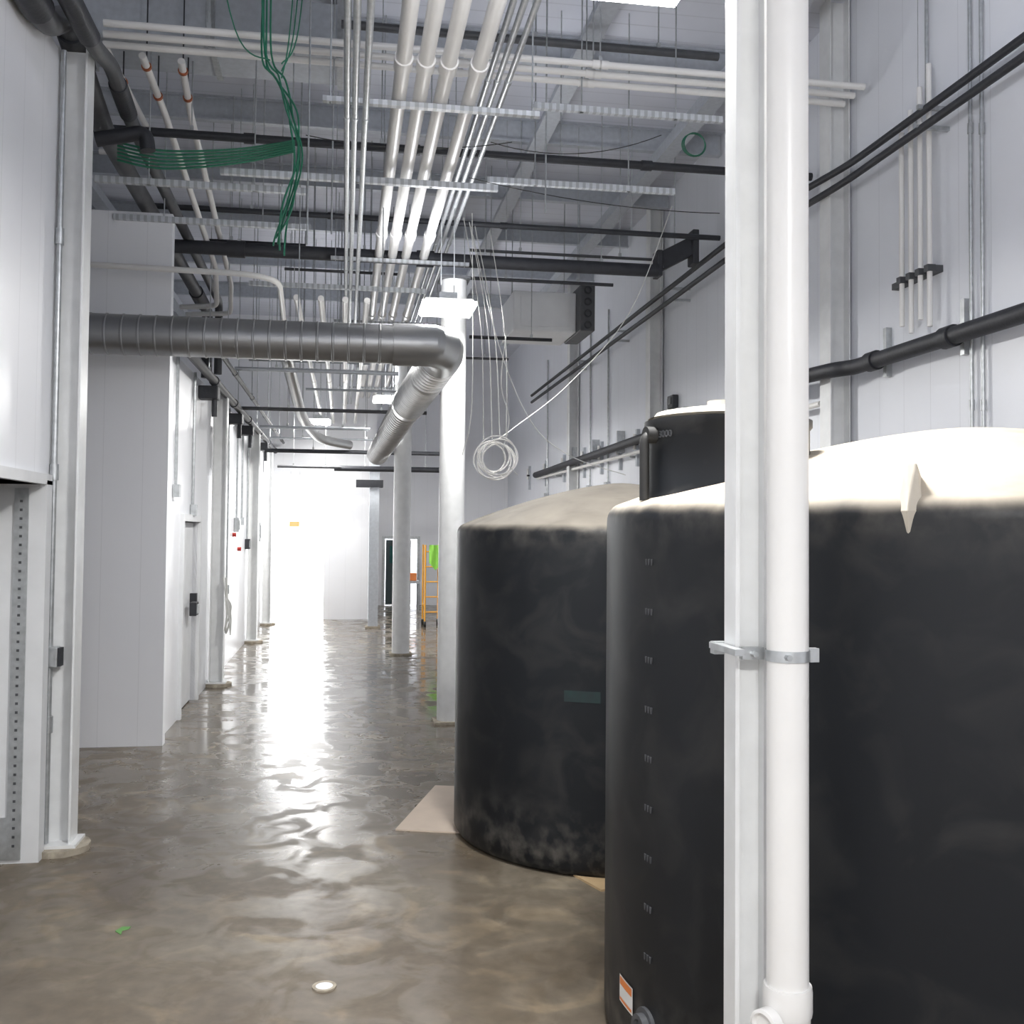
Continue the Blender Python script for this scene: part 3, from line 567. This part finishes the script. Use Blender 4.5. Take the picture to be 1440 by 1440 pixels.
for px, l in ((1364, 'left of the paired vertical conduits on the right wall'), (1380, 'right of the paired vertical conduits on the right wall'), (1303, 'faint vertical conduit at the top of the right wall')):
    p = PX(px, 300, 3.47); z1_ = 0 if px > 1310 else PX(px, 150, 3.47).z
    t = thing('wall_conduit', l, 'conduit', (3.47, p.y, z1_), 'vertical wall conduits')
    MB().tube([(3.475, p.y, z1_), (3.475, p.y, ZC)], .011, 10).build('tube', 'galv', t)
    if px > 1310:
        for y in (180, 570):
            z = PX(px, y, 3.47).z; MB().tube([(3.475, p.y, z-.03), (3.475, p.y, z+.03)], .016, 10).build('coupling', 'galv', t)
zt, zb, zcl = PX(1285, 178, 3.44).z, PX(1285, 455, 3.44).z, PX(1288, 388, 3.44).z
for i, px in enumerate((1268, 1281, 1294, 1307)):
    p = PX(px, 300, 3.42); t = thing('wall_riser', '%s from the left of four short white risers on the right wall' % ORD[i], 'pipe', (3.42, p.y, zb), 'short white risers on the right wall')
    MB().tube([(3.42, p.y, zb-.06*(i%2)), (3.42, p.y, zt+.1*i)], .016, 10).build('tube', 'pvc', t); MB().obox((3.42, p.y, zcl), (.05, .045, .04)).build('clamp', 'darkgrey', t, smooth=False)
ya, yb = PX(1258, 388, 3.47).y, PX(1320, 388, 3.47).y
tag(MB().bb(3.45, 3.5, yb, ya, zcl-.02, zcl+.02).build('riser_strut', 'darkgrey', smooth=False), 'short dark strut behind the four white risers', 'strut')
for px, l in ((912, 'thin vertical conduit on the right wall over the rear tank'), (855, 'thin vertical conduit on the right wall near the air handler'), (770, 'thin vertical conduit far along the right wall'), (830, 'thin vertical conduit just right of the far wall post')):
    p = PX(px, 550, 3.47); t = thing('wall_conduit', l, 'conduit', (3.47, p.y, 0), 'vertical wall conduits')
    MB().tube([(3.475, p.y, 0), (3.475, p.y, 4.6)], .014, 8).build('tube', 'galv', t); MB().obox((3.46, p.y, 2.2), (.06, .1, .14)).build('junction_box', 'galv', t, smooth=False)
t = thing('low_white_pipe', 'slim white pipe running low along the right wall behind the tanks', 'pipe', (3.4, 12, 2.2))
zl = PX(760, 672, 3.4).z
MB().tube([(3.4, 6.95, zl), (3.4, 18, zl)], .022, 12).build('pipe', 'pvc', t)
for k in range(5): MB().bb(3.4, 3.498, 7.6+k*2.2, 7.64+k*2.2, zl-.045, zl-.02).build('wall_bracket', 'galv', t, smooth=False)
for i, px in enumerate((892, 868, 842, 818, 790, 765, 742)):
    p = PX(px, 660, 3.44); t = thing('wall_stub', '%s small dark-topped stub post from the right along the low wall pipe' % ORD[i], 'bracket', (3.44, p.y, zl-.1), 'small stubs on the low wall pipe')
    MB().bb(3.46, 3.5, p.y-.03, p.y+.03, zl-.15, zl+.3).build('strut', 'bluegrey', t, smooth=False); MB().tube([(3.44, p.y, zl+.05), (3.44, p.y, zl+.24)], .02, 10).build('stub', 'pvc', t); MB().obox((3.45, p.y, zl+.12), (.05, .09, .03)).build('clamp', 'blackpipe', t, smooth=False)
p = PX(938, 565, 3.4); t = thing('control_box', 'small black box on the right wall left of the manway', 'control box', (3.45, p.y, p.z-.1))
MB().bb(3.43, 3.5, p.y-.09, p.y+.09, p.z-.07, p.z+.07).build('housing', 'blackpipe', t, smooth=False, bevel=.01); MB().bb(3.42, 3.43, p.y-.06, p.y+.06, p.z-.03, p.z+.04).build('cover_plate', 'darkgrey', t, smooth=False)
# ---------------------------------------------------------------- left wall services
yc = PX(76, 670, XL+.022).y
t = thing('post_conduit', 'grey conduit with switch box running down the near left post', 'conduit', (XL+.022, yc, 0))
MB().tube([(XL+.022, yc, .05), (XL+.022, yc, 4.0)], .014, 12).build('tube', 'galv', t)
for y in (665, 1010, 330): z = PX(75, y, XL).z; MB().tube([(XL+.022, yc, z-.04), (XL+.022, yc, z+.04)], .022, 12).build('coupling', 'galv', t)
zb_ = PX(72, 920, XL).z
MB().obox((XL+.04, yc, zb_), (.05, .07, .10)).build('switch_box', 'galv', t, smooth=False, bevel=.006); MB().obox((XL+.072, yc, zb_), (.014, .06, .09)).build('cover_plate', 'blackpipe', t, smooth=False)
def wbox(px, py, w, h, m, name, label, cat, group=None, cond=None):
    p = PX(px, py, XF); t = thing(name, label, cat, (XF, p.y, p.z-h/2), group)
    MB().bb(XF, XF+.06, p.y-w/2, p.y+w/2, p.z-h/2, p.z+h/2).build('housing', m, t, smooth=False, bevel=.006)
    MB().bb(XF+.06, XF+.07, p.y-w/3, p.y+w/3, p.z-h/3, p.z+h/3).build('cover_plate', 'galv', t, smooth=False)
    if cond: MB().tube([(XF+.02, p.y, p.z+h/2), (XF+.02, p.y, cond)], .013, 8).build('conduit', 'galv', t)
wbox(268, 856, .16, .12, 'blackpipe', 'wall_switch', 'small black box on the left wall beside the door', 'switch')
wbox(330, 738, .2, .18, 'galv', 'wall_panel_box', 'grey electrical box on the left wall past the door, conduit above', 'electrical box', cond=3.0)
wbox(345, 765, .2, .14, 'blackpipe', 'wall_panel_box', 'black electrical box on the left wall between two posts', 'electrical box', cond=3.0)
wbox(362, 748, .3, .3, 'galv', 'wall_panel_box', 'grey electrical box farthest down the left wall', 'electrical box', cond=3.0)
for i, px in enumerate((243, 268, 318, 338)):
    p = PX(px, 700, XF); zz = (1.9, dz+.1, .9, 1.7)[i]
    t = thing('wall_conduit', 'vertical conduit on the far left wall, %s one past the alcove corner' % ORD[i], 'conduit', (XF+.02, p.y, zz), 'vertical conduits on the far left wall')
    MB().tube([(XF+.02, p.y, zz), (XF+.02, p.y, 3.0)], .013, 8).build('tube', 'galv', t); MB().obox((XF+.03, p.y, zz), (.05, .08, .1)).build('junction_box', 'galv', t, smooth=False)
for px, py in ((327, 752), (334, 772)):
    p = PX(px, py, XF); MBo = MB().lathe([(0,-.01),(.025,-.01),(.025,.045),(0,.045)], (XF, p.y, p.z), 12, Matrix.Rotation(math.pi/2, 3, 'Y'))
    tag(MBo.build('red_indicator', 'red'), 'small round red indicator on the left wall, %s' % ('upper one' if py == 752 else 'lower one'), 'indicator')
t = thing('wire_bunch', 'bunch of loose pale wires hanging at the foot of the left post past the door', 'wires', (-1.19, 10.7, .45))
for k in range(6):
    pts = [(-1.19+.02*math.sin(k), 10.76+.03*math.cos(k*2), 1.1), (-1.15+.02*math.sin(k*3), 10.68, .8), (-1.16+.04*math.cos(k*2), 10.7+.04*math.sin(k), .5), (-1.13+.02*k/6, 10.74, .62+.04*k), (-1.16, 10.7, .9)]
    MB().tube(fillet(pts, .2), .006, 6).build('wire', 'cable', t)
# ---------------------------------------------------------------- cables
def cable(name, label, cat, strands, m, group=None):
    t = thing(name, label, cat, strands[0][0][0], group)
    for pts, r in strands: MB().tube(pts, r, 6).build('strand', m, t)
    return t
def smoothp(P, n=8):
    P = [Vector(p) for p in P]; Q = [P[0]]+P+[P[-1]]; out = []
    for i in range(1, len(Q)-2):
        for k in range(n):
            t = k/n; a, b, c, d = Q[i-1], Q[i], Q[i+1], Q[i+2]
            out.append(.5*((2*b)+(c-a)*t+(2*a-5*b+4*c-d)*t*t+(3*b-a-3*c+d)*t**3))
    out.append(P[-1]); return out
sts = []
for k in range(5):
    o_ = Vector((.02*math.cos(k*1.3), .03*math.sin(k*1.7), 0)); top = PY(365+4*k, -30, 5.9); top.z = ZC
    sts.append(([v+o_*(1+.8*math.sin(k*2+i*.35)) for i, v in enumerate(smoothp([top, PY(368+3*k, 60, 5.9), PY(385+k*3, 110, 5.9), PY(410, 160, 5.9), PY(418+k, 215, 5.9), PY(402+k, 290, 5.9), PY(386+3*k, 335+6*k, 5.9)]))], .006))
cable('green_cable_bundle', 'green cable bundle dangling from the ceiling left of the thick white pipes', 'cable', sts, 'green')
sts = []
for k in range(6): sts.append((smoothp([PY(165, 200+5*k, 6.6), PY(230, 212+5*k, 6.6), PY(330, 210+4*k, 6.6), PY(415, 198+3*k, 6.6)]), .007))
cable('green_cable_run', 'green cables strung level across the upper left', 'cable', sts, 'green')
sts = []
for k in range(3):
    top = PY(440-8*k, -60, 5.8); top.z = ZC; sts.append((smoothp([top, PY(420-6*k, 40, 5.8), PY(396, 90+10*k, 5.8)]), .004))
top = PY(275, -60, 5.8); top.z = ZC; sts.append((smoothp([top, PY(330, 40, 5.8), PY(380, 85, 5.8)]), .004))
cable('green_cable_tail', 'thin green cable tails at the very top left of the thick pipes', 'cable', sts, 'green')
cc = PY(697, 645, 7.3); t = thing('cable_coil', 'coil of white cable hanging on wires beside the column over the tank', 'cable coil', (cc.x, cc.y, cc.z-.15))
for k in range(7):
    rr = .10+.045*random.random(); ox = .03*math.sin(k*2.1); tilt = .25*math.sin(k)
    pts = [(cc.x+ox+rr*math.cos(a), cc.y+.02*k-.06+tilt*.05*math.sin(a), cc.z+.02*math.cos(k)+rr*math.sin(a)) for a in [math.pi*2*j/28 for j in range(28)]]
    MB().tube(pts, .0055, 6, closed=True).build('loop', 'pvc', t)
for (px, py, q) in ((652, 306, 680), (660, 312, 692), (668, 318, 703), (690, 330, 712)):
    MB().tube(smoothp([PY(px, py, 7.3), PY((px+q)/2+10, py+150, 7.3), PY(q, 618, 7.3)]), .003, 6).build('suspension_wire', 'cable', t)
w1 = [(smoothp([PY(945, 290, 8.2), PY(885, 440, 8.1), PY(800, 540, 8.0), PY(725, 600, 7.6), PY(700, 618, 7.4)]), .004)]
cable('loose_cable', 'long white cable drooping from the manifold down to the coil', 'cable', w1, 'cable')
w2 = [(smoothp([PY(665, 330, 7.0), PY(700, 480, 7.0), PY(745, 590, 7.0), PY(800, 640, 7.0), PY(880, 668, 7.0)]), .003)]
cable('loose_cable', 'thin white cable drooping from overhead toward the rear tank dome', 'cable', w2, 'cable')
w3 = [(smoothp([PY(712, 470, 7.2), PY(705, 540, 7.2), PY(716, 590, 7.2), PY(708, 640, 7.2), PY(728, 668, 7.2)]), .003)]
cable('loose_cable', 'short white cable end curling around the hanging coil', 'cable', w3, 'cable')
w4 = [(smoothp([PY(664, 300, 7.6), PY(664, 560, 7.6), PY(650, 640, 7.6)]), .003)]
cable('loose_cable', 'straight thin wire hanging down beside the nearer round column', 'cable', w4, 'cable')
cc = PY(973, 207, 7.2); t = thing('wire_loop', 'small dark loop of wire hanging on the highest black pipe', 'wire loop', (cc.x, cc.y-.06, cc.z-.1))
for k in range(3):
    pts = [(cc.x+(.08+.006*k)*math.cos(a), cc.y-.06+.01*k, cc.z+.085*math.sin(a)) for a in [math.pi*2*j/24 for j in range(24)]]
    MB().tube(pts, .004, 6, closed=True).build('loop', 'green', t)
for i, (pa, pb, Y, s_) in enumerate([((660,250),(1012,300),6.9,.05),((430,190),(720,200),6.4,.06),((690,200),(930,190),6.5,.1)]):
    cable('sagging_wire', ['thin black wire sagging under the rafter at right','thin black wire sagging among the thick white pipes','thin black wire sagging high between column and post'][i], 'wire', [(sag(PY(*pa, Y), PY(*pb, Y), s_), .003)], 'blackcable')
for px, y0, y1, Y, l in ((437, 0, 345, 6.2, 'thin rod dropping beside the green bundle'), (768, 170, 300, 6.6, 'thin rod dropping right of the thick pipes'), (470, 60, 330, 6.5, 'thin rod dropping left of the thin conduits')):
    a, b = PY(px, y0, Y), PY(px, y1, Y); tag(MB().tube([(a.x, Y, b.z), (a.x, Y, ZC)], .006, 6).build('drop_rod', 'galv'), l, 'rod', 'drop rods')
# ---------------------------------------------------------------- lights
LZ = 3.3
def fixture(g, label, power, up=.38):
    t = thing('ceiling_light', label, 'light', (g.x, g.y, LZ-.02), 'square hanging lights')
    w = .205; x, y = g.x, g.y
    MB().bb(x-w*.9, x+w*.9, y-w*.9, y+w*.9, LZ+.035, LZ+.06).build('housing', 'white', t, smooth=False, bevel=.008)
    MB().lathe([(0,LZ-.01),(w*1.34,LZ-.01),(w*1.414,LZ+.005),(w*1.414,LZ+.035),(0,LZ+.035)], (x, y, 0), 4, Matrix.Rotation(math.pi/4, 3, 'Z')).build('diffuser', 'light', t, smooth=False)
    MB().bb(x-.07, x+.07, y-.07, y+.07, LZ+.06, LZ+.13).build('driver_box', 'galv', t, smooth=False)
    for s_ in (-1, 1): MB().tube([(x+s_*.05, y, LZ+.13), (x+s_*.05, y, ZC)], .004, 6).build('hanger_rod', 'galv', t)
    for nm, zz, pw, rx, sz in (('lamp_down', LZ-.03, power, 0, .4), ('ceiling_fill', LZ+.2, power*up, math.pi, .5)):  # the upward lamp is added so the ceiling does not stay dark
        l = bpy.data.lights.new(nm, 'AREA'); l.energy = pw; l.size = sz; l.color = (1,.985,.96) if rx == 0 else (.91,.93,1)
        lo = bpy.data.objects.new(nm, l); C.objects.link(lo); lo.location = (x, y, zz); lo.rotation_euler = (rx, 0, 0)
fixture(G(629, 437, LZ), 'bright square light beside the nearer round column', 130, .10)
fixture(G(547, 564, LZ), 'second bright square light, farther down over the duct', 150, .2)
fixture(G(518, 617, LZ), 'third bright square light down the corridor, small and distant', 190, .14)
fixture(Vector((-.45, 16.6, 0)), 'added light just before the bright opening, brightening the far partition', 75, .1)  # extra fixture added to brighten the partition face
fixture(G(890, -48, LZ), 'bright light at the top edge left of the foreground post', 100, 1.0)
fixture(Vector((.2, -1.2, 0)), 'unseen square light behind the viewpoint, lighting the foreground post', 125, .6)  # unseen fixture, lights the front post and near walls
wd = bpy.data.worlds.new('daylight'); bpy.context.scene.world = wd; wd.use_nodes = True
bg = wd.node_tree.nodes['Background']; bg.inputs['Color'].default_value = (.98, .99, 1, 1); bg.inputs['Strength'].default_value = 14
# ---------------------------------------------------------------- far things
g = G(609, 882); t = thing('rolling_scaffold', 'yellow rolling scaffold frame with lime cloth at the far end', 'scaffold', (g.x, g.y, 0))
xs = (g.x-.14, g.x+.12)
for x in xs:
    for yy in (0, .5):
        MB().tube([(x, g.y+yy, .1), (x, g.y+yy, 1.36)], .015, 8).build('upright', 'yellow', t); MB().lathe([(0,-.02),(.045,-.02),(.045,.02),(0,.02)], (x, g.y+yy, .045), 14, Matrix.Rotation(math.pi/2, 3, 'Y')).build('caster', 'rubber', t)
for k in range(5):
    z = .25+.25*k; MB().tube([(xs[0], g.y, z), (xs[1], g.y, z)], .011, 8).build('rung', 'yellow', t)
for x in xs: MB().tube([(x, g.y, .35), (x, g.y+.5, .35)], .011, 8).build('side_rail', 'yellow', t)
vs = []; fs = []
for i in range(7):
    for j in range(6):
        x = g.x-.08+.21*i/6; z = 1.36-.42*j/5*(1-.3*abs(i-3)/3); vs.append((x, g.y-.03+.018*math.sin(i*2.1+j*.6), z))
for i in range(6):
    for j in range(5): a = i*6+j; fs.append((a, a+1, a+7, a+6))
tag(MB().poly(vs, fs).build('safety_vest', 'lime'), 'lime green cloth draped on the yellow scaffold', 'vest')
g2 = PY(580, 830, 20.5); t = thing('work_cart', 'small grey cart by the far doorway', 'cart', (g2.x, 20.5, 0))
MB().bb(g2.x-.13, g2.x+.13, 20.3, 20.7, .55, .6).build('tray', 'galv', t, smooth=False)
for sx in (-.11, .11):
    for sy in (-.17, .17): MB().tube([(g2.x+sx, 20.5+sy, 0), (g2.x+sx, 20.5+sy, .56)], .015, 8).build('leg', 'galv', t)
tag(MB().obox((g2.x, 20.5, .675), (.15, .15, .15)).build('tool_box', 'orange', smooth=False, bevel=.01), 'orange box sitting on the far cart', 'box')
p = PY(414, 737, 18.5); t = thing('hanging_sign', 'small orange sign hanging in the bright opening', 'sign', (p.x, 18.5, p.z-.08))
MB().bb(p.x-.09, p.x+.09, 18.49, 18.51, p.z-.05, p.z+.05).build('plate', 'signface', t, smooth=False)
for s_ in (-.08, .08): MB().tube([(p.x+s_, 18.5, p.z+.05), (p.x+s_, 18.6, zo+.06)], .003, 6).build('chain', 'galv', t)
# ---------------------------------------------------------------- scale the whole place to life size
for me in bpy.data.meshes:
    for v in me.vertices: v.co *= S
for o in bpy.data.objects:
    o.location = o.location*S
    for md in o.modifiers:
        if md.type == 'BEVEL': md.width *= S
for l in bpy.data.lights: l.size *= S; l.energy *= S*S
bpy.context.scene.view_settings.view_transform = 'Standard'
